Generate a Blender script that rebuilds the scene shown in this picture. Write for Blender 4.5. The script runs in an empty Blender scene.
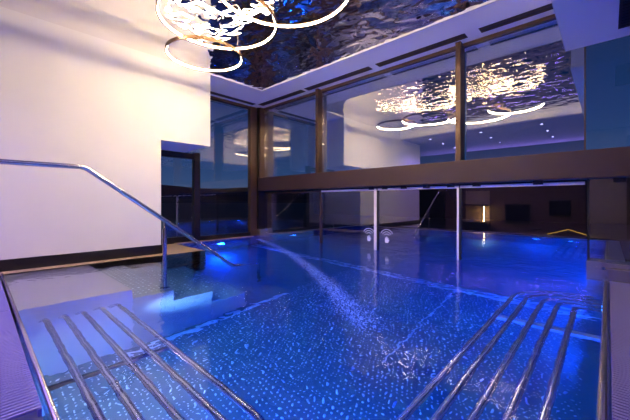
import bpy, bmesh, math, random
from mathutils import Vector, Matrix
random.seed(7)
PI = math.pi
sc = bpy.context.scene
COL = sc.collection

# ------------------------------------------------------------------ helpers
def link(name, bm, mat, parent=None, smooth=False, mats=None):
    me = bpy.data.meshes.new(name)
    bm.normal_update()
    bm.to_mesh(me); bm.free()
    for m in (mats or [mat]):
        me.materials.append(m)
    if smooth:
        for p in me.polygons: p.use_smooth = True
    o = bpy.data.objects.new(name, me); COL.objects.link(o)
    if parent is not None: o.parent = parent
    return o

def tag(o, label=None, cat=None, group=None, kind=None):
    if label: o['label'] = label
    if cat: o['category'] = cat
    if group: o['group'] = group
    if kind: o['kind'] = kind
    return o

def thing(name, label, cat, loc=(0, 0, 0), rz=0, group=None):
    o = bpy.data.objects.new(name, None); COL.objects.link(o)
    o.location = loc; o.rotation_euler = (0, 0, rz)
    o.empty_display_size = .1
    return tag(o, label, cat, group)

def copy_tree(o, parent=None):
    c = o.copy(); COL.objects.link(c)
    if parent is not None: c.parent = parent
    for ch in list(o.children): copy_tree(ch, c)
    return c

def box(bm, x0, x1, y0, y1, z0, z1, bev=0, mi=0):
    vs = [bm.verts.new(p) for p in ((x0,y0,z0),(x1,y0,z0),(x1,y1,z0),(x0,y1,z0),(x0,y0,z1),(x1,y0,z1),(x1,y1,z1),(x0,y1,z1))]
    fs = [bm.faces.new([vs[i] for i in q]) for q in ((0,3,2,1),(4,5,6,7),(0,1,5,4),(1,2,6,5),(2,3,7,6),(3,0,4,7))]
    for f in fs: f.material_index = mi
    if bev:
        es = list({e for f in fs for e in f.edges})
        bmesh.ops.bevel(bm, geom=es, offset=bev, segments=2, affect='EDGES', profile=.6)

def B(*a, bev=0):
    bm = bmesh.new(); box(bm, *a, bev=bev); return bm

def tube(bm, pts, r, n=12, closed=False, caps=True):
    pts = [Vector(p) for p in pts]; N = len(pts)
    rings = []; up = None
    for i, p in enumerate(pts):
        if closed: t = (pts[(i+1) % N] - pts[i-1]).normalized()
        elif i == 0: t = (pts[1]-pts[0]).normalized()
        elif i == N-1: t = (pts[-1]-pts[-2]).normalized()
        else: t = ((pts[i+1]-p).normalized() + (p-pts[i-1]).normalized()).normalized()
        if up is None:
            a = Vector((0,0,1)) if abs(t.z) < .9 else Vector((1,0,0))
            up = (a - t*a.dot(t)).normalized()
        else:
            up = (up - t*up.dot(t)).normalized()
        s = t.cross(up)
        rings.append([bm.verts.new(p + (up*math.cos(2*PI*k/n) + s*math.sin(2*PI*k/n))*r) for k in range(n)])
    M = N if closed else N-1
    for i in range(M):
        a, b = rings[i], rings[(i+1) % N]
        for k in range(n):
            bm.faces.new((a[k], a[(k+1) % n], b[(k+1) % n], b[k]))
    if caps and not closed:
        bm.faces.new(rings[0][::-1]); bm.faces.new(rings[-1])

def disc(bm, cx, cy, cz, r, h, n=32, axis='z'):
    """short cylinder from centre along axis by h"""
    def P(a, rr, t):
        u, v = rr*math.cos(a), rr*math.sin(a)
        return {'z': (cx+u, cy+v, cz+t), 'y': (cx+u, cy+t, cz+v), 'x': (cx+t, cy+u, cz+v)}[axis]
    A = [bm.verts.new(P(2*PI*k/n, r, 0)) for k in range(n)]
    Bv = [bm.verts.new(P(2*PI*k/n, r, h)) for k in range(n)]
    bm.faces.new(A); bm.faces.new(Bv[::-1])
    for k in range(n): bm.faces.new((A[k], Bv[k], Bv[(k+1) % n], A[(k+1) % n]))
    bmesh.ops.recalc_face_normals(bm, faces=bm.faces)

def annulus(bm, r0, r1, z0, z1, n=96, cx=0, cy=0):
    L = []
    for k in range(n):
        a = 2*PI*k/n; c, s = math.cos(a), math.sin(a)
        L.append([bm.verts.new((cx+r*c, cy+r*s, z)) for r, z in ((r0,z0),(r1,z0),(r1,z1),(r0,z1))])
    for k in range(n):
        a, b = L[k], L[(k+1) % n]
        for j in range(4):
            bm.faces.new((a[j], b[j], b[(j+1) % 4], a[(j+1) % 4]))
    bmesh.ops.recalc_face_normals(bm, faces=bm.faces)

# ------------------------------------------------------------------ materials
def newmat(name):
    m = bpy.data.materials.new(name); m.use_nodes = True
    nt = m.node_tree; nt.nodes.clear()
    out = nt.nodes.new('ShaderNodeOutputMaterial')
    return m, nt, out

def N(nt, t, **kw):
    n = nt.nodes.new(t)
    for k, v in kw.items():
        if k in n.inputs.keys(): n.inputs[k].default_value = v
        else: setattr(n, k, v)
    return n

def rgb(r, g, b):
    f = lambda c: ((c/255+.055)/1.055)**2.4 if c/255 > .04045 else c/255/12.92
    return (f(r), f(g), f(b), 1)

def pbr(name, col, rough=.5, metal=0, bump=None, vary=None, spec=None, aniso=0):
    m, nt, out = newmat(name)
    p = N(nt, 'ShaderNodeBsdfPrincipled')
    p.inputs['Base Color'].default_value = col
    p.inputs['Roughness'].default_value = rough
    p.inputs['Metallic'].default_value = metal
    if aniso: p.inputs['Anisotropic'].default_value = aniso
    if spec is not None: p.inputs['Specular IOR Level'].default_value = spec
    nt.links.new(p.outputs[0], out.inputs[0])
    tc = N(nt, 'ShaderNodeTexCoord')
    if vary:
        sca, amt = vary
        no = N(nt, 'ShaderNodeTexNoise', Scale=sca, Detail=4.0)
        nt.links.new(tc.outputs['Object'], no.inputs['Vector'])
        mx = N(nt, 'ShaderNodeMix', data_type='RGBA', blend_type='MULTIPLY')
        mx.inputs['Factor'].default_value = amt
        mx.inputs[6].default_value = col
        nt.links.new(no.outputs[0], mx.inputs[7])
        nt.links.new(mx.outputs[2], p.inputs['Base Color'])
    if bump:
        sca, dist = bump[:2]
        mp = N(nt, 'ShaderNodeMapping')
        if len(bump) > 2: mp.inputs['Scale'].default_value = bump[2]
        no = N(nt, 'ShaderNodeTexNoise', Scale=sca, Detail=3.0)
        nt.links.new(tc.outputs['Object'], mp.inputs[0]); nt.links.new(mp.outputs[0], no.inputs['Vector'])
        b = N(nt, 'ShaderNodeBump', Distance=dist, Strength=1.0)
        nt.links.new(no.outputs[0], b.inputs['Height']); nt.links.new(b.outputs[0], p.inputs['Normal'])
    return m

def emis(name, col, st):
    m, nt, out = newmat(name)
    e = N(nt, 'ShaderNodeEmission', Color=col, Strength=st)
    nt.links.new(e.outputs[0], out.inputs[0]); return m

def glass_pane(name, refl, tint=(1, 1, 1, 1)):
    """coated glazing: clear transmission mixed with a mirror reflection"""
    m, nt, out = newmat(name)
    t = N(nt, 'ShaderNodeBsdfTransparent', Color=tint)
    g = N(nt, 'ShaderNodeBsdfGlossy', Roughness=0.0)
    g.inputs['Color'].default_value = (1, 1, 1, 1)
    lw = N(nt, 'ShaderNodeLayerWeight', Blend=.28)
    ma = N(nt, 'ShaderNodeMath', operation='MULTIPLY_ADD')
    ma.inputs[1].default_value = .5; ma.inputs[2].default_value = refl
    ma.use_clamp = True
    nt.links.new(lw.outputs['Fresnel'], ma.inputs[0])
    mx = N(nt, 'ShaderNodeMixShader')
    nt.links.new(ma.outputs[0], mx.inputs[0]); nt.links.new(t.outputs[0], mx.inputs[1]); nt.links.new(g.outputs[0], mx.inputs[2])
    nt.links.new(mx.outputs[0], out.inputs[0]); return m

def mirror_ripple():
    m, nt, out = newmat('rippled_mirror_steel')
    p = N(nt, 'ShaderNodeBsdfPrincipled')
    p.inputs['Base Color'].default_value = (.90, .88, .88, 1); p.inputs['Metallic'].default_value = 1
    p.inputs['Roughness'].default_value = .02
    tc = N(nt, 'ShaderNodeTexCoord')
    n1 = N(nt, 'ShaderNodeTexNoise', Scale=5.2, Detail=.7, Distortion=.5)
    mp = N(nt, 'ShaderNodeMapping'); mp.inputs['Scale'].default_value = (1, 1.25, 1)
    nt.links.new(tc.outputs['Object'], mp.inputs[0]); nt.links.new(mp.outputs[0], n1.inputs['Vector'])
    n2 = N(nt, 'ShaderNodeTexNoise', Scale=1.6, Detail=1.0)
    nt.links.new(tc.outputs['Object'], n2.inputs['Vector'])
    ad = N(nt, 'ShaderNodeMath', operation='MULTIPLY_ADD'); ad.inputs[1].default_value = 1.5
    nt.links.new(n2.outputs[0], ad.inputs[0]); nt.links.new(n1.outputs[0], ad.inputs[2])
    b = N(nt, 'ShaderNodeBump', Distance=.024, Strength=1.0)
    nt.links.new(ad.outputs[0], b.inputs['Height']); nt.links.new(b.outputs[0], p.inputs['Normal'])
    nt.links.new(p.outputs[0], out.inputs[0]); return m

def water_mat():
    m, nt, out = newmat('pool_water')
    g = N(nt, 'ShaderNodeBsdfGlass', IOR=1.333, Roughness=0.0)
    g.inputs['Color'].default_value = (.97, .985, 1, 1)
    tc = N(nt, 'ShaderNodeTexCoord')
    n1 = N(nt, 'ShaderNodeTexNoise', Scale=3.2, Detail=2.5, Roughness=.45, Distortion=.5)
    n2 = N(nt, 'ShaderNodeTexNoise', Scale=11.0, Detail=1.0)
    for n in (n1, n2): nt.links.new(tc.outputs['Object'], n.inputs['Vector'])
    ad = N(nt, 'ShaderNodeMath', operation='MULTIPLY_ADD'); ad.inputs[1].default_value = .36
    nt.links.new(n2.outputs[0], ad.inputs[0]); nt.links.new(n1.outputs[0], ad.inputs[2])
    b = N(nt, 'ShaderNodeBump', Distance=.0065, Strength=1.0)
    nt.links.new(ad.outputs[0], b.inputs['Height']); nt.links.new(b.outputs[0], g.inputs['Normal'])
    nt.links.new(g.outputs[0], out.inputs[0])
    va = N(nt, 'ShaderNodeVolumeAbsorption', Density=.85); va.inputs['Color'].default_value = (.05, .74, .97, 1)
    nt.links.new(va.outputs[0], out.inputs['Volume']); return m

M_wall = pbr('white_plaster', (.80, .785, .77, 1), .85, vary=(3, .06))
M_white = pbr('white_lacquer', (.88, .86, .90, 1), .6)
M_dark = pbr('black_skirting', (.012, .010, .014, 1), .35)
M_stone = pbr('sand_stone_deck', (.42, .30, .20, 1), .55, bump=(40, .002), vary=(12, .3))
M_ceil = mirror_ripple()
M_bronze = pbr('brown_anodised_frame', (.085, .045, .030, 1), .42, .35)
M_bronze_dark = pbr('dark_frame', (.012, .008, .008, 1), .4, .2)
M_beam = pbr('brown_transom', (.058, .030, .032, 1), .5, .2, vary=(2.5, .25))
M_steel = pbr('pool_steel', (.40, .41, .46, 1), .33, .5, bump=(5, .004), vary=(1.3, .25))
M_steel_floor = pbr('pool_floor_steel', (.29, .32, .38, 1), .36, .62, bump=(2.5, .006), vary=(1.1, .35))
M_stud = pbr('pool_stud_steel', (.78, .84, .92, 1), .3, .55)
M_platform = pbr('step_steel', (.60, .56, .62, 1), .35, .35, vary=(1.3, .2))
M_tube = pbr('tube_steel', (.62, .54, .57, 1), .15, .82)
M_polish = pbr('polished_steel', (.62, .60, .64, 1), .16, 1, bump=(220, .0006, (1, 1, .02)))
M_rimsteel = pbr('rim_steel', (.55, .50, .54, 1), .24, .85)
M_grate = pbr('violet_lit_plastic', (.24, .22, .58, 1), .45)  # violet light on white plastic, put into the base colour
M_gutter = pbr('gutter_channel', (.02, .02, .04, 1), .7)
M_black = pbr('black_metal', (.008, .008, .012, 1), .5)
M_ringbody = pbr('bronze_ring', (.11, .055, .03, 1), .4, .5)
M_led = emis('warm_led', (1, .77, .43, 1), 255)
M_led_top = emis('warm_led_soft', (1, .70, .46, 1), 30)
M_cable = pbr('lamp_cable', (.6, .5, .4, 1), .4, .5)
M_lens = emis('blue_lens', (.12, .35, 1, 1), 7)
M_lens_w = emis('white_lens', (.62, .70, 1, 1), 6)
M_spot = emis('spot_lens', (.60, .55, 1, 1), 14)
M_glass_up = glass_pane('coated_glass', .30)
M_glass_side = glass_pane('side_glass', .12)
M_glass_low = glass_pane('clear_glass', .11)
M_glass_r = glass_pane('plain_glass', .02)
M_seal = pbr('pale_door_seal', (.88, .80, .78, 1), .5)
M_decal = pbr('white_decal', (.9, .9, .92, 1), .8)
M_water = water_mat()
M_night_wall = pbr('dark_wall_paint', (.09, .07, .10, 1), .8)
M_lounge = pbr('lounge_wall', (.10, .062, .055, 1), .8, vary=(3, .2))
M_lounge_floor = pbr('lounge_floor', (.10, .07, .06, 1), .4)
M_lounge_ceil = pbr('lounge_ceiling', (.42, .40, .46, 1), .8)
M_pillar = pbr('pillar_paint', (.27, .21, .29, 1), .8)
M_screen = pbr('black_screen', (.01, .012, .02, 1), .15)
M_gold = emis('gold_light', (1, .55, .10, 1), 1.6)
M_warm = emis('warm_tube', (1, .62, .25, 1), 45)
M_hill = pbr('night_hill', (.004, .008, .014, 1), .95, bump=(3, .5), vary=(.05, .5))
M_ground = pbr('night_terrace', (.012, .013, .018, 1), .8)
M_speck = pbr('pale_speck', (.75, .80, .9, 1), .5)

# ------------------------------------------------------------------ room constants
GX = -6.15      # side glazing plane
FY = 4.70       # facade plane
WX = -5.10      # white wall plane
RX = -0.03      # right pool edge
NY = 0.21       # near pool edge
HC = 3.03       # ceiling height
PF = -1.45      # pool floor
XR = 2.6        # right room wall
YB = -4.6       # lounge back wall

def S(name, bm, m, parent=None, **k):
    o = link(name, bm, m, parent, **k)
    if parent is None: o['kind'] = 'structure'
    return o

# walls: white wall with its overhanging upper block
bm = bmesh.new()
box(bm, GX-.25, WX, -1.8, 1.97, -.9, 1.77)
box(bm, GX-.25, WX, -1.8, 2.80, 1.77, HC+.25)
S('wall_left', bm, M_wall)
bm = B(WX-.001, WX+.012, -1.8, 1.985, 0.0, .135)
box(bm, GX+.1, WX+.012, 1.97, 1.985, 0.0, .135)
S('baseboard_left', bm, M_dark)

# ceiling: rippled mirror panels, white border and lounge ceiling
bm = bmesh.new(); box(bm, WX, -.33, -.27, 3.93, HC+.012, HC+.06)
box(bm, -.33, XR, -.27, 3.93, HC+.012, HC+.06)
S('ceiling', bm, M_ceil)
bm = bmesh.new()
box(bm, GX-.25, WX, 2.80, 3.93, HC, HC+.25)
box(bm, GX-.25, XR, 3.93, FY+.25, HC, HC+.25)
S('ceiling_border', bm, M_white)
bm = bmesh.new()
box(bm, WX-.012, WX+.012, 2.80, 3.95, HC-.004, HC+.03)
box(bm, WX+.012, -.3, 3.92, 3.945, HC-.004, HC+.03)
S('trim_1', bm, M_wall)
bm = bmesh.new(); box(bm, WX-1.3, XR, -.42, -.27, 2.90, HC+.25)
S('trim_2', bm, M_wall)
bm = bmesh.new(); box(bm, -8.2, XR, YB, -.42, 2.90, HC+.25)
S('ceiling_lounge', bm, M_lounge_ceil)
# lowered soffit above the camera
bm = bmesh.new(); box(bm, -.335, XR, -.27, 4.40, 2.45, HC+.01)
S('ceiling_soffit', bm, M_white)
bm = bmesh.new(); box(bm, -.342, -.335, -.27, 4.407, 2.45, 2.47); box(bm, -.342, XR, 4.40, 4.407, 2.45, 2.47)
S('trim_3', bm, M_wall)
v = thing('ceiling_vent', 'dark square air vent in the lowered violet ceiling box', 'vent', (.38, 3.7, 2.43))
link('frame', B(-.31, .31, -.43, .43, .0, .02), M_black, v)
bm = bmesh.new()
for k in range(14): box(bm, -.29, .29, -.41+k*.06, -.395+k*.06, -.006, .0)
link('slat', bm, M_black, v)

# right wall, back wall, lounge
S('wall_right', B(XR, XR+.2, YB, FY+.25, -.9, HC+.25), M_night_wall)
bm = bmesh.new()
box(bm, -8.2, XR, YB-.2, YB, -.9, HC+.25)
S('wall_back', bm, M_lounge)
S('wall_lounge', B(-8.4, -8.2, YB, -1.8, -.9, HC+.25), M_lounge)
bm = bmesh.new(); box(bm, -8.2, XR, YB, -.25, -1.0, -.9)
S('floor', bm, M_lounge_floor)
S('wall_pillar', B(-.36, .30, -.72, -.30, -.9, 2.90), M_pillar)

# ------------------------------------------------------------------ pool shell
bm = bmesh.new()
box(bm, -6.15, RX, NY, 8.8, PF-.1, PF)
# dimple studs of the anti-slip floor
def stud(bm, x, y, z, r=.0085, h=.005, n=6):
    a = [bm.verts.new((x+r*math.cos(2*PI*k/n), y+r*math.sin(2*PI*k/n), z)) for k in range(n)]
    b_ = [bm.verts.new((x+.6*r*math.cos(2*PI*k/n), y+.6*r*math.sin(2*PI*k/n), z+h)) for k in range(n)]
    for k in range(n):
        f = bm.faces.new((a[k], a[(k+1) % n], b_[(k+1) % n], b_[k])); f.material_index = 1; f.smooth = True
    f = bm.faces.new(b_); f.material_index = 1; f.smooth = True
sp = .047
for i in range(int(3.1/sp)):
    for j in range(int(4.1/sp)):
        stud(bm, -3.2+i*sp+(sp/2 if j % 2 else 0), .3+j*sp, PF+.0005)
S('floor_pool', bm, M_steel_floor, mats=[M_steel_floor, M_stud])
bm = bmesh.new(); box(bm, -6.35, RX+.3, NY-.18, NY-.02, PF-.1, -.09)
S('wall_pool_near', bm, M_steel)
S('wall_pool_right', B(RX+.02, RX+.2, NY, FY-.05, PF-.1, -.09), M_steel)
bm = bmesh.new(); box(bm, -5.1, -4.9, NY, 2.55, PF-.1, -.03); box(bm, -6.3, -4.9, 2.45, 2.6, PF-.1, -.03)
S('wall_pool_left', bm, M_steel)
S('wall_pool_side', B(GX-.25, GX-.02, 2.6, FY+.1, PF-.1, .0), M_steel)
# floor track of the sliding doors, weld seams
bm = bmesh.new(); box(bm, -6.1, RX, 4.43, 4.50, PF, PF+.012)
S('trim_4', bm, M_steel)
bm = bmesh.new(); box(bm, -6.1, RX, 4.395, 4.43, PF, PF+.02)
box(bm, -6.1, RX, 4.50, 4.53, PF, PF+.02)
box(bm, -1.50, -1.485, 2.5, 4.39, PF, PF+.006)
box(bm, -3.2, -3.17, .9, 2.9, PF, PF+.02)
S('trim_5', bm, M_stud)

# stone deck strips
bm = bmesh.new(); box(bm, WX, -4.9, -.2, 2.60, -.03, .0); box(bm, GX-.1, WX, 1.97, 2.60, -.03, .0)
S('floor_deck', bm, M_stone)
bm = bmesh.new(); box(bm, GX+.05, GX+.13, 2.60, FY-.3, -.02, .012)
S('trim_6', bm, M_stone)

# near deck between lounge and gutter (support wall)
bm = bmesh.new(); box(bm, -6.35, XR, -.27, -.145, -.9, -.015); box(bm, RX+.38, XR, -.14, FY-.3, -.9, -.015)
box(bm, -6.35, -5.1, -.14, .2, -.9, -.015)
S('wall_rim', bm, M_pillar)

# overflow curbs
def curb(name, pts, r=.011):
    bm = bmesh.new(); tube(bm, pts, r, 12); S(name, bm, M_rimsteel, smooth=True)
curb('trim_7', [(-4.9, NY-.007, .001), (RX+.012, NY-.007, .001)])
curb('trim_8', [(RX+.014, NY+.01, .001), (RX+.014, 4.28, .001)], .016)

# gutter channels
bm = bmesh.new(); box(bm, -4.9, RX+.34, -.12, NY-.04, -.16, -.15); box(bm, RX+.06, RX+.34, NY, 4.40, -.16, -.15)
S('floor_gutter', bm, M_gutter)

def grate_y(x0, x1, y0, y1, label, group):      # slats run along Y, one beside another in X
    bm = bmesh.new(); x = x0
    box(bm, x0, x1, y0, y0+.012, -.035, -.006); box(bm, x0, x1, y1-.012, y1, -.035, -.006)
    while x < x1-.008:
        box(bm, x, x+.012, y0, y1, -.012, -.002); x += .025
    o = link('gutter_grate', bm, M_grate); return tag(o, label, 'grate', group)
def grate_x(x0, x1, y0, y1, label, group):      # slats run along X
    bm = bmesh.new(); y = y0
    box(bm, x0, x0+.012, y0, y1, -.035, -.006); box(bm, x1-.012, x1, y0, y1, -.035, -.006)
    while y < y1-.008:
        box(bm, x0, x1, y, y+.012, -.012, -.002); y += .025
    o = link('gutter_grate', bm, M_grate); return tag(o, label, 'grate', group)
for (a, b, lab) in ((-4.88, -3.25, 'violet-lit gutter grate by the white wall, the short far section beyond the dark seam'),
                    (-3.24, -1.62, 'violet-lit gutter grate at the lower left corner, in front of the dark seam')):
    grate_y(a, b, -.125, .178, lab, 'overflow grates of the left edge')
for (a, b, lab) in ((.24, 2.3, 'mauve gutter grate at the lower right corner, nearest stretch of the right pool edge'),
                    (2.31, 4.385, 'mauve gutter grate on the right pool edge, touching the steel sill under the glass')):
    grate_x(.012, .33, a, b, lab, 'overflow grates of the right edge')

# sill under the fixed glass on the right, with stepped guide block
g = thing('door_guide_block', 'stepped steel guide block and sill at the right end of the glass doors', 'guide block', (0, 0, 0))
link('sill', B(-.02, XR, 4.42, 4.64, -.05, .115, bev=.006), M_rimsteel, g)
link('sill_ledge', B(-.06, XR, 4.47, 4.72, .115, .165, bev=.004), M_rimsteel, g)
link('end_plate', B(-.17, -.045, 4.44, 4.70, -.12, .175, bev=.004), M_rimsteel, g)
bm = bmesh.new(); box(bm, -.125, -.06, 4.425, 4.44, -.05, .14); box(bm, -.10, .0, 4.405, 4.425, -.02, .10)
link('bracket', bm, M_rimsteel, g)
g = thing('door_guide_block', 'small steel guide box at the foot of the far corner post', 'guide block', (0, 0, 0))
link('end_plate', B(-6.04, -5.90, 4.50, 4.72, -.10, .17, bev=.005), M_rimsteel, g)
link('bracket', B(-5.90, -5.82, 4.56, 4.68, -.10, .09, bev=.004), M_rimsteel, g)

# ------------------------------------------------------------------ water
bm = bmesh.new()
top = [bm.verts.new((x, y, 0)) for x, y in ((-4.9, NY), (RX, NY), (RX, 4.45), (-.16, 4.45), (-.16, FY), (-.03, FY), (-.03, 8.8),
       (GX, 8.8), (GX, 2.6), (-4.9, 2.6))]
bot = [bm.verts.new((v.co.x, v.co.y, PF-.05)) for v in top]
bm.faces.new(top); bm.faces.new(bot[::-1])
for k in range(len(top)):
    k2 = (k+1) % len(top); bm.faces.new((top[k], bot[k], bot[k2], top[k2]))
bmesh.ops.recalc_face_normals(bm, faces=bm.faces)
o = link('pool_water', bm, M_water); tag(o, 'still blue lit water filling the pool on both sides of the glass', 'water', kind='stuff')

# ------------------------------------------------------------------ pool steps
t = thing('pool_steps', 'submerged steel steps leading down from the white wall into the pool', 'steps', (-4.07, NY, PF))
for (y0, y1, z) in ((NY, 1.0, -.065), (1.0, 1.39, -.37), (1.39, 1.81, -.69), (1.81, 2.25, -1.05)):
    bm = B(-4.895, -3.25, y0, y1-.001, PF, z, bev=.006)
    for i in range(int(1.5/.075) if z < -.1 else 0):
        for j in range(int((y1-y0-.08)/.05)):
            stud(bm, -4.8+i*.075, y0+.06+j*.05, z+.0003, .010, .004)
    o = link('step', bm, M_steel, t, mats=[M_platform if z > -.1 else M_steel, M_stud]); o.matrix_parent_inverse = Matrix.Translation(t.location).inverted()

# ------------------------------------------------------------------ handrail
def fillet(pts, r=.06, n=6):
    P = [Vector(p) for p in pts]; out = [P[0]]
    for i in range(1, len(P)-1):
        a = (P[i-1]-P[i]); b = (P[i+1]-P[i])
        ra = min(r, a.length*.45); rb = min(r, b.length*.45)
        p0 = P[i]+a.normalized()*ra; p1 = P[i]+b.normalized()*rb
        for k in range(n+1):
            q = k/n; out.append(p0*(1-q)**2 + P[i]*2*q*(1-q) + p1*q*q)
    out.append(P[-1]); return out
t = thing('handrail', 'polished steel handrail descending into the water beside the white wall', 'handrail')
bm = bmesh.new(); X = -3.4
tube(bm, fillet([(X,-1.25,.30),(X,-.05,1.11),(X,.66,1.11),(X,2.17,.01),(X,2.56,-.055),(X,2.56,-.95)], .035), .0215, 14)
link('rail', bm, M_polish, t, smooth=True)
for (y, zb, zt) in ((1.35, -.37, .52), (-.9, -.9, .46)):
    bm = bmesh.new(); tube(bm, [(X,y,zb),(X,y,zt)], .021, 14); tube(bm, [(X,y,zt),(X,y,zt+.085)], .009, 10)
    disc(bm, X, y, zb, .045, .012)
    link('post', bm, M_polish, t, smooth=False)

# ------------------------------------------------------------------ tube loungers under water
zt = -.19
t = thing('tube_lounger', 'underwater lounger of five straight steel tubes beside the left gutter', 'lounger')
for Yt in (.35, .46, .575, .695, .81):
    bm = bmesh.new()
    tube(bm, fillet([(-3.2,Yt,zt-.22),(-3.02,Yt,zt),(-1.05,Yt,zt),(-.95,Yt,zt-.25)], .08), .019, 12)
    link('tube', bm, M_tube, t, smooth=True)
for x in (-2.0,):
    link('support_bar', B(x-.012, x+.012, NY, .84, zt-.085, zt-.05), M_gutter, t)
t = thing('tube_lounger', 'underwater lounger of five steel tubes curving to the right pool edge', 'lounger')
for k, Xt in enumerate((-.625, -.525, -.41, -.305, -.195)):
    ye = 3.73 - .105*k; r = max(.045, .42-.095*k)
    pts = [(Xt, .62, zt-.25), (Xt, .72, zt)]
    for j in range(0, 13):
        a = PI/2*j/12
        rx = min(r, -.05-Xt)
        pts.append((Xt+rx-rx*math.cos(a), ye-r+r*math.sin(a), zt))
    pts.append((-.02, ye, zt))
    bm = bmesh.new(); tube(bm, pts, .019, 12)
    link('tube', bm, M_tube, t, smooth=True)
link('support_bar', B(-.66, -.012, 2.70, 2.76, zt-.085, zt-.03), M_stud, t)

# ------------------------------------------------------------------ glazing
def windowframe(n, bmf, pane_bm, mat_glass, label):
    o = S('window_%d' % n, bmf, M_bronze)
    link('pane', pane_bm, mat_glass, o); return o
# upper facade panes: X limits of mullions
mull = [-6.03, -4.20, -1.52, -.19]
ZT0, ZT1 = 1.06, 1.37
def mullion_bm(x, w=.065, z0=ZT1, z1=HC, d0=-.13, d1=.05):
    return B(x-w/2, x+w/2, FY+d0, FY+d1, z0, z1, bev=.004)
# window 1: corner to second mullion
bm = mullion_bm(-6.04, .07, ZT1); box(bm, -6.03, -1.5, FY-.03, FY+.05, HC-.045, HC); 
windowframe(1, bm, B(-6.0, -4.20, FY+.0, FY+.012, ZT1, HC-.04), M_glass_up, '')
windowframe(2, mullion_bm(-4.20), B(-4.16, -1.55, FY+.0, FY+.012, ZT1, HC-.04), M_glass_up, '')
bm = mullion_bm(-1.53, .07); box(bm, -1.5, XR, FY-.03, FY+.05, HC-.045, HC)
windowframe(3, bm, B(-1.47, -.19, FY+.0, FY+.012, ZT1, HC-.04), M_glass_up, '')
windowframe(4, B(-.197, -.183, FY-.01, FY+.02, ZT1, HC), B(-.18, XR, FY+.0, FY+.012, ZT1, HC-.04), M_glass_r, '')
# transom beam
bm = bmesh.new(); box(bm, GX+.0, XR, FY-.16, FY+.10, ZT0, ZT1-.0, bev=.008)
S('trim_10', bm, M_beam)
# side glazing: tall window, narrow door
bm = bmesh.new()
box(bm, GX-.05, GX+.06, 4.36, 4.54, 0, HC, bev=.004)     # corner post
box(bm, GX-.05, GX+.05, 2.8, 4.36, HC-.05, HC, bev=.004)
o = S('window_5', bm, M_bronze)
bm = bmesh.new(); box(bm, GX-.05, GX+.05, 3.0, 3.13, 0, 1.8, bev=.004); box(bm, GX-.05, GX+.05, 3.13, 4.36, .0, .10, bev=.004)
link('sill_frame', bm, M_bronze_dark, o)
link('pane', B(GX-.006, GX+.006, 2.80, 4.36, 1.77, HC-.05), M_glass_side, o)
link('pane', B(GX-.006, GX+.006, 3.13, 4.36, .10, 1.77), M_glass_side, o)
S('wall_corner', B(GX-.05, -6.04, 4.54, FY+.10, -.05, HC, bev=.004), M_bronze_dark)
bm = bmesh.new(); box(bm, GX-.04, GX+.06, 1.97, 3.0, 1.66, 1.77, bev=.004)
box(bm, GX-.04, GX+.05, 1.97, 3.0, .0, .12, bev=.004)
o = S('door_1', bm, M_bronze_dark)
link('pane', B(GX-.006, GX+.006, 1.97, 3.0, .12, 1.66), M_glass_side, o)

# lower sliding doors hanging from the beam, dipping into the water
seams = [-5.95, -4.17, -2.89, -1.55, -.17]
for i in range(4):
    a, b = seams[i], seams[i+1]
    bm = bmesh.new(); box(bm, a+.02, b-.02, FY-.05, FY-.01, ZT0-.065, ZT0-.03)      # top profile
    o = S('door_%d' % (i+2), bm, M_seal if i > 0 else M_bronze)
    link('pane', B(a+.01, b-.01, FY-.035, FY-.023, -.10, ZT0-.065), M_glass_low, o)
    if i in (2,):
        link('edge_seal', B(a-.05, a+.004, FY-.05, FY-.005, -.12, ZT0-.065), M_seal, o)
        link('edge_strip', B(a+.004, a+.03, FY-.05, FY-.0, -.12, ZT0-.03), M_black, o)
    elif i == 3:
        link('edge_seal', B(a-.022, a+.005, FY-.05, FY-.005, -.12, ZT0-.03), M_seal, o)
        link('edge_strip', B(a+.005, a+.035, FY-.045, FY-.0, -.12, ZT0-.03), M_black, o)
    elif i == 1:
        link('edge_strip', B(a-.025, a+.02, FY-.05, FY-.0, -.12, ZT0-.03), M_bronze, o)
o = S('window_6', B(-.17, -.15, FY-.03, FY+.0, .165, ZT0), M_black)
link('pane', B(-.15, XR, FY-.02, FY-.008, .165, ZT0), M_glass_low, o)

# hangers of the door track
hang = [(-5.35,), (-4.75,), (-2.98,), (-2.72,), (-2.38,), (-2.01,), (-1.65,), (-1.31,), (-.62,), (.09,)]
HL = ['farthest left, left of the thin dark post', 'second from the far corner', 'left of the pale double door seal', 'right of the pale double door seal',
      'third to the right of the double seal', 'midway between the two pale seals', 'just left of the copper-lit single seal', 'just right of the copper-lit single seal',
      'above the dark lounge reflection', 'above the fixed right pane']
for (x,), lab in zip(hang, HL):
    bm = bmesh.new(); box(bm, x-.05, x+.05, FY-.075, FY-.055, ZT0-.05, ZT0-.002, bev=.004); disc(bm, x, FY-.075, ZT0-.028, .015, -.008, 12, 'y')
    o = link('door_hanger', bm, M_black); tag(o, 'small black door hanger under the brown beam, ' + lab, 'door hanger', 'hangers of the glass doors')

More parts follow.
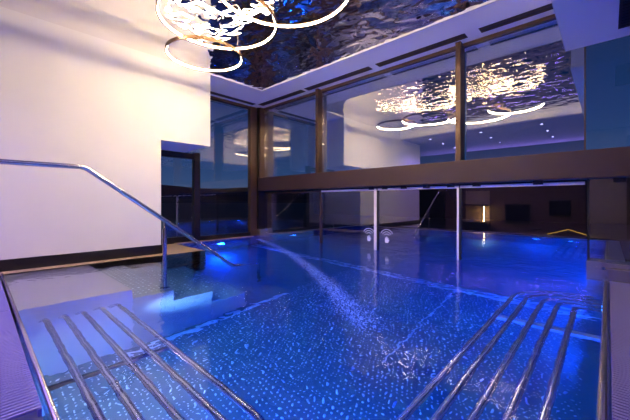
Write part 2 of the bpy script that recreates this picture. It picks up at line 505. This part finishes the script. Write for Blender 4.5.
# hand sensor decals on the doors
def decal(x, label):
    t = thing('sensor_decal', label, 'decal', (x, FY-.0385, .20), 0, 'hand decals on the glass doors')
    def flat(bm, poly):
        f = bm.faces.new([bm.verts.new((p[0], 0, p[1]-.20)) for p in poly])
        r = bmesh.ops.extrude_face_region(bm, geom=[f])
        bmesh.ops.translate(bm, vec=(0, .0015, 0), verts=[q for q in r['geom'] if isinstance(q, bmesh.types.BMVert)])
    bm = bmesh.new()
    out = [(-.028,.12),(.028,.12),(.034,.145),(.052,.168),(.046,.176),(.032,.166),(.031,.184),(.031,.206),(.026,.21),(.020,.206),(.018,.186),
           (.014,.186),(.014,.222),(.009,.227),(.003,.222),(.002,.187),(-.002,.187),(-.003,.220),(-.009,.225),(-.014,.220),(-.015,.186),
           (-.018,.186),(-.020,.204),(-.026,.208),(-.031,.204),(-.034,.15)]
    flat(bm, out); bmesh.ops.recalc_face_normals(bm, faces=bm.faces)
    link('hand', bm, M_decal, t)
    for Ra in (.048, .085, .122):
        n = 14; bm = bmesh.new()
        an = [PI*.17+PI*.66*k/n for k in range(n+1)]
        flat(bm, [(Ra*math.cos(a), .215+Ra*math.sin(a)) for a in an]+[((Ra+.010)*math.cos(a), .215+(Ra+.010)*math.sin(a)) for a in an[::-1]])
        bmesh.ops.recalc_face_normals(bm, faces=bm.faces)
        link('arc', bm, M_decal, t)
decal(-3.05, 'white hand decal with arcs on the glass left of the pale double seal')
decal(-2.70, 'white hand decal with arcs on the glass right of the pale double seal')

# slot diffusers in the ceiling border
def slot(x0, x1, y0, y1, lab):
    t = thing('slot_diffuser', lab, 'air diffuser', ((x0+x1)/2, (y0+y1)/2, HC), 0, 'slot diffusers in the ceiling border')
    lx, ly = (x1-x0)/2, (y1-y0)/2
    sf = link('slot_frame', B(-lx, lx, -ly, ly, -.004, .002), M_black, t)
    bm = bmesh.new()
    if lx > ly:
        for k in range(2): box(bm, -lx+.01, lx-.01, -ly/2+k*ly-.004, -ly/2+k*ly+.004, -.009, -.004)
    else:
        for k in range(2): box(bm, -lx/2+k*lx-.004, -lx/2+k*lx+.004, -ly+.01, ly-.01, -.009, -.004)
    link('blade', bm, M_bronze, sf)
slot(-5.86, -4.47, 4.40, 4.54, 'black slot diffuser in the window border, first from the far corner')
slot(-4.38, -2.89, 4.40, 4.54, 'black slot diffuser above the second and third upper panes')
slot(-2.76, -1.39, 4.40, 4.54, 'black slot diffuser ending above the nearer mullion')
slot(-1.22, .1, 4.40, 4.54, 'black slot diffuser running behind the lowered ceiling box')
slot(-5.99, -5.86, 2.9, 4.34, 'black slot diffuser on the left side, above the tall side window')

# ------------------------------------------------------------------ ring pendant lamps
rings = [(-3.957, 2.10, 2.74, .484, 'small glowing ring pendant lamp, lowest and farthest left, partly in front of the white wall'),
         (-3.20, 1.87, 2.81, .637, 'glowing ring pendant lamp second from the left, tangled with the small ring'),
         (-2.10, 1.85, 2.67, .616, 'large glowing ring pendant lamp, farthest right in the ceiling view'),
         (-1.42, 1.75, 2.76, .50, 'glowing ring pendant lamp seen only as the rightmost ring in the window reflection')]
for (x, y, z, r, lab) in rings:
    t = thing('ring_pendant_lamp', lab, 'pendant lamp', (x, y, z), 0, 'ring pendant lamps under the mirror ceiling')
    bm = bmesh.new(); annulus(bm, r-.010, r+.004, .0, .042); rb = link('ring_body', bm, M_ringbody, t, smooth=False)
    bm = bmesh.new(); annulus(bm, r-.015, r-.0101, .008, .024); link('led_strip', bm, M_led, rb)
    bm = bmesh.new(); annulus(bm, r-.006, r+.0, .0421, .0425); link('led_strip', bm, M_led_top, rb)
    for k in range(3):
        a = 2*PI*k/3+.5
        bm = bmesh.new(); tube(bm, [((r-.003)*math.cos(a), (r-.003)*math.sin(a), .045), ((r-.003)*math.cos(a), (r-.003)*math.sin(a), HC+.012-z)], .0016, 6)
        link('cable', bm, M_cable, t)

# ------------------------------------------------------------------ underwater lamps
def pool_light(loc, axis, lens, lab, nsign):
    t = thing('pool_light', lab, 'pool light', loc, 0, 'underwater pool lights')
    bm = bmesh.new(); disc(bm, 0, 0, 0, .10, .02*nsign, 32, axis); hs = link('housing', bm, M_stud, t)
    bm = bmesh.new(); 
    off = {'x': (.021*nsign, 0, 0), 'y': (0, .021*nsign, 0)}[axis]
    disc(bm, *off, .075, .008*nsign, 32, axis); link('lens', bm, lens, hs)
def area(name, loc, d, size, power, col, size_y=None):
    l = bpy.data.lights.new(name, 'AREA'); l.energy = power; l.color = col; l.shape = 'DISK' if not size_y else 'RECTANGLE'; l.size = size
    if size_y: l.size_y = size_y
    o = bpy.data.objects.new(name, l); COL.objects.link(o); o.location = loc
    o.rotation_euler = Vector(d).to_track_quat('-Z', 'Y').to_euler(); return o
BL = (.002, .105, .95); WL = (.62, .66, 1.0)
pool_light((-2.35, NY-.02, -.62), 'y', M_lens_w, 'white round pool light under the left tube lounger', 1)
area('pool_lamp', (-2.35, NY+.06, -.62), (.1, 1, -.9), .14, 44, (1, .40, .34))
for x, p in ((-1.25, 125), (-.6, 10)):
    pool_light((x, NY-.02, -.75), 'y', M_lens, 'blue round pool light low on the near pool wall at x %.0f' % x if 0 else ('blue round pool light on the near wall, toward the right lounger' if x > -2 else 'blue round pool light on the near wall, toward the steps'), 1)
    area('pool_lamp', (x, NY+.06, -.75), (0, 1, -.25), .14, p, BL)
l = bpy.data.lights.new('step_glow_spot', 'SPOT'); l.energy = 1100; l.color = (1, .60, .72); l.spot_size = .5; l.spot_blend = 1; l.shadow_soft_size = .05  # extra spot added to throw the pale glow onto the step side
o = bpy.data.objects.new('step_glow_spot', l); COL.objects.link(o); o.location = (-2.45, NY+.07, -.62); o.rotation_euler = Vector((-.80, 1.32, -.10)).to_track_quat('-Z', 'Y').to_euler()
pool_light((GX-.02, 3.6, -.7), 'x', M_lens, 'blue round pool light under the tall side window', 1)
area('pool_lamp', (GX+.06, 3.6, -.7), (1, -.1, -.15), .14, 55, BL)
pool_light((RX+.02, 4.0, -.7), 'x', M_lens, 'blue round pool light on the right pool wall near the glass', -1)
area('pool_lamp', (RX-.16, 4.0, -.8), (-1, .1, -.15), .14, 30, BL)
for y in (5.3, 6.7, 8.1):
    area('pool_lamp', (RX-.04, y, -.6), (-1, 0, -.02), .2, 95, BL)

# ------------------------------------------------------------------ outdoor
for q in ((GX-.2, GX-.001, FY+.11, 8.8, PF-.1, .0), (RX+.001, RX+.2, FY+.11, 8.8, PF-.1, .0), (GX-.2, RX+.2, 8.801, 9.0, PF-.1, .0)):
    S('wall_pool_outdoor', B(*q), M_steel)
bm = bmesh.new()
box(bm, -900, GX-.2, -300, 900, -.3, -.02); box(bm, RX+.2, 500, FY+.25, 900, -.3, -.02); box(bm, GX-.2, RX+.2, 9.0, 900, -.3, -.02)
S('ground', bm, M_ground)
S('wall_terrace', B(-15, 14, 16, 16.4, -.1, 1.9), M_ground)
def ridge(name, dist, seed, hs, z0):
    random.seed(seed); bm = bmesh.new(); prev = None; n = 200
    for k in range(n+1):
        a = math.radians(-180 + 360*k/n)      # angle measured from +Y toward -X
        h = z0 + hs*(.5+.5*math.sin(a*3.1+seed)) + hs*.35*math.sin(a*7.3+seed*2) + hs*.08*math.sin(a*23+seed)
        q = []
        for dd, hh in ((dist, -2), (dist*1.12, h*.72), (dist*1.2, h), (dist*1.5, -2)):
            q.append(bm.verts.new((-math.sin(a)*dd, math.cos(a)*dd, hh)))
        if prev:
            for j in range(3): bm.faces.new((prev[j], q[j], q[j+1], prev[j+1]))
        prev = q
    S(name, bm, M_hill, smooth=True)
ridge('hills', 300, 2, 6, 4)
ridge('hills_far', 700, 5, 26, 20)

# ------------------------------------------------------------------ lounge behind the camera (seen mirrored in the glass)
for i, x in enumerate((-4.35, -2.80, -1.31)):
    for j, y in enumerate((-.95, -2.05, -3.22)):
        lab = 'tiny violet-white ceiling spotlight mirrored in the upper glass, %s row, %s' % (('left', 'middle', 'right')[i], ('nearest the mirror ceiling', 'second from the mirror ceiling', 'deepest in the lounge')[j])
        t = thing('recessed_spotlight', lab, 'spotlight', (x, y, 2.90), 0, 'recessed spotlights of the lounge ceiling')
        bm = bmesh.new(); annulus(bm, .035, .055, -.006, 0, 24); tr = link('trim_ring', bm, M_black, t)
        bm = bmesh.new(); disc(bm, 0, 0, -.001, .035, -.004, 20); link('lens', bm, M_spot, tr)
        l = bpy.data.lights.new('spot_lamp', 'SPOT'); l.energy = (105, 80, 80)[i]; l.color = (.30, .19, 1); l.spot_size = 2.3; l.spot_blend = .8; l.shadow_soft_size = .05
        o = bpy.data.objects.new('spot_lamp', l); COL.objects.link(o); o.location = (x, y, 2.87)
yb = YB+.4-.0
S('door_6', B(-7.2, -5.2, YB, YB+.06, -.9, 1.32), M_black)
t = thing('lit_niche', 'warm lit bar niche on the dark back wall, mirrored beside the copper-lit seal', 'shelf', (-3.9, YB, 0))
link('back_panel', B(-.45, .45, .0, .02, -.2, 1.25), M_stone, t)
link('shelf_board', B(-.48, .48, .02, .30, .66, .70), M_black, t)
link('counter', B(-.48, .48, .02, .42, -.2, -.0), M_black, t)
link('light_tube', B(.30, .335, .28, .31, .03, .62), M_warm, t)
t = thing('picture_frame', 'large black framed panel on the dark lounge wall, mirrored left of the screen', 'frame', (-2.5, YB, .35))
fr = link('frame', B(-.42, .42, 0, .04, -.38, .38), M_black, t); link('panel', B(-.37, .37, .04, .045, -.33, .33), M_screen, fr)
t = thing('television', 'rounded black wall television in the dim lounge, mirrored in the lower glass', 'television', (-1.24, YB, .6))
cs = link('casing', B(-.31, .31, 0, .07, -.29, .27, bev=.03), M_black, t); link('screen', B(-.27, .27, .07, .075, -.24, .23), M_screen, cs)
t = thing('gable_light', 'gold glowing gable-shaped light low in the dark lounge, mirrored at the waterline', 'light', (-.98, YB+.3, 0))
bm = bmesh.new(); tube(bm, [(-.58,0,-.33),(0,0,-.13)], .014, 8); link('light_bar', bm, M_gold, t)
bm = bmesh.new(); tube(bm, [(0,0,-.13),(.60,0,-.33)], .014, 8); link('light_bar', bm, M_gold, t)
link('stand', B(-.03, .03, .01, .05, -.9, -.14), M_black, t)
t = thing('bar_stool', 'small dim gold-lit figure of a stool beside the glowing gable light', 'stool', (-1.85, YB+.5, -.9))
bm = bmesh.new(); disc(bm, 0, 0, .72, .15, .05); link('seat', bm, M_black, t)
for k in range(4):
    a = PI/4+PI/2*k
    bm = bmesh.new(); tube(bm, [(.1*math.cos(a), .1*math.sin(a), .72), (.18*math.cos(a), .18*math.sin(a), 0)], .012, 8); link('leg', bm, M_polish, t)
# violet fill light added to colour the lounge ceiling

area('lounge_fill', (-2.7, YB+.12, 2.36), (0, .9, 1), 6.5, 34, (.33, .20, 1), .08)
S('fill_ledge', B(-6.2, .8, YB, YB+.2, 2.26, 2.32), M_pillar)  # ledge made up to carry the added fill light

# ------------------------------------------------------------------ pale specks strewn along a curved trail
random.seed(3); bm = bmesh.new()
A, Bp, Cp = Vector((-5.6, 4.2, 0)), Vector((-3.4, 3.45, 0)), Vector((-1.15, 1.75, 0))
for k in range(7000):
    q = random.random()**.9
    p = A*(1-q)**2 + Bp*2*q*(1-q) + Cp*q*q
    w = .03 + .03*q
    p = p + Vector((random.gauss(0, w), random.gauss(0, w), -.012-abs(random.gauss(0, .05))))
    r = random.uniform(.003, .0062)
    m = Matrix.Translation(p)
    vs = [bm.verts.new(p+Vector(d)*r) for d in ((1,0,0),(-1,0,0),(0,1,0),(0,-1,0),(0,0,1),(0,0,-1))]
    for a, b_, c_ in ((0,2,4),(2,1,4),(1,3,4),(3,0,4),(2,0,5),(1,2,5),(3,1,5),(0,3,5)): bm.faces.new((vs[a], vs[b_], vs[c_]))
o = link('speck_trail', bm, M_speck, smooth=True); tag(o, 'pale trail of fine specks spread through the blue pool water', 'flecks', kind='stuff')

# ------------------------------------------------------------------ world
w = bpy.data.worlds.new('dusk'); sc.world = w; w.use_nodes = True
nt = w.node_tree; nt.nodes.clear()
out = nt.nodes.new('ShaderNodeOutputWorld'); bg = nt.nodes.new('ShaderNodeBackground')
tc = nt.nodes.new('ShaderNodeTexCoord'); sx = nt.nodes.new('ShaderNodeSeparateXYZ'); cr = nt.nodes.new('ShaderNodeValToRGB')
nt.links.new(tc.outputs['Generated'], sx.inputs[0]); nt.links.new(sx.outputs['Z'], cr.inputs[0])
e = cr.color_ramp.elements
e[0].position = 0; e[0].color = rgb(64, 90, 132); e[1].position = .75; e[1].color = rgb(8, 20, 50)
for pos, c in ((.08, rgb(44, 70, 116)), (.2, rgb(26, 52, 98)), (.4, rgb(15, 36, 78))):
    q = e.new(pos); q.color = c
nt.links.new(cr.outputs[0], bg.inputs[0]); bg.inputs[1].default_value = 1.0
nt.links.new(bg.outputs[0], out.inputs[0])

# ------------------------------------------------------------------ camera & view
cam = bpy.data.cameras.new('camera'); co = bpy.data.objects.new('camera', cam); COL.objects.link(co)
co.location = (0, 0, .8); co.rotation_euler = (PI/2, 0, math.radians(42.87))
cam.sensor_fit = 'HORIZONTAL'; cam.sensor_width = 36; cam.lens = 315.6/630*36
cam.shift_y = -8/630; cam.clip_start = .02; cam.clip_end = 3000
sc.camera = co
sc.view_settings.view_transform = 'Standard'; sc.view_settings.look = 'None'
sc.view_settings.exposure = .15; sc.view_settings.gamma = 1; sc.view_settings.use_curve_mapping = False
sc.cycles.max_bounces = 14; sc.cycles.glossy_bounces = 8; sc.cycles.transmission_bounces = 8; sc.cycles.transparent_max_bounces = 24
sc.cycles.sample_clamp_indirect = 25; sc.cycles.blur_glossy = .6
sc.cycles.use_denoising = True
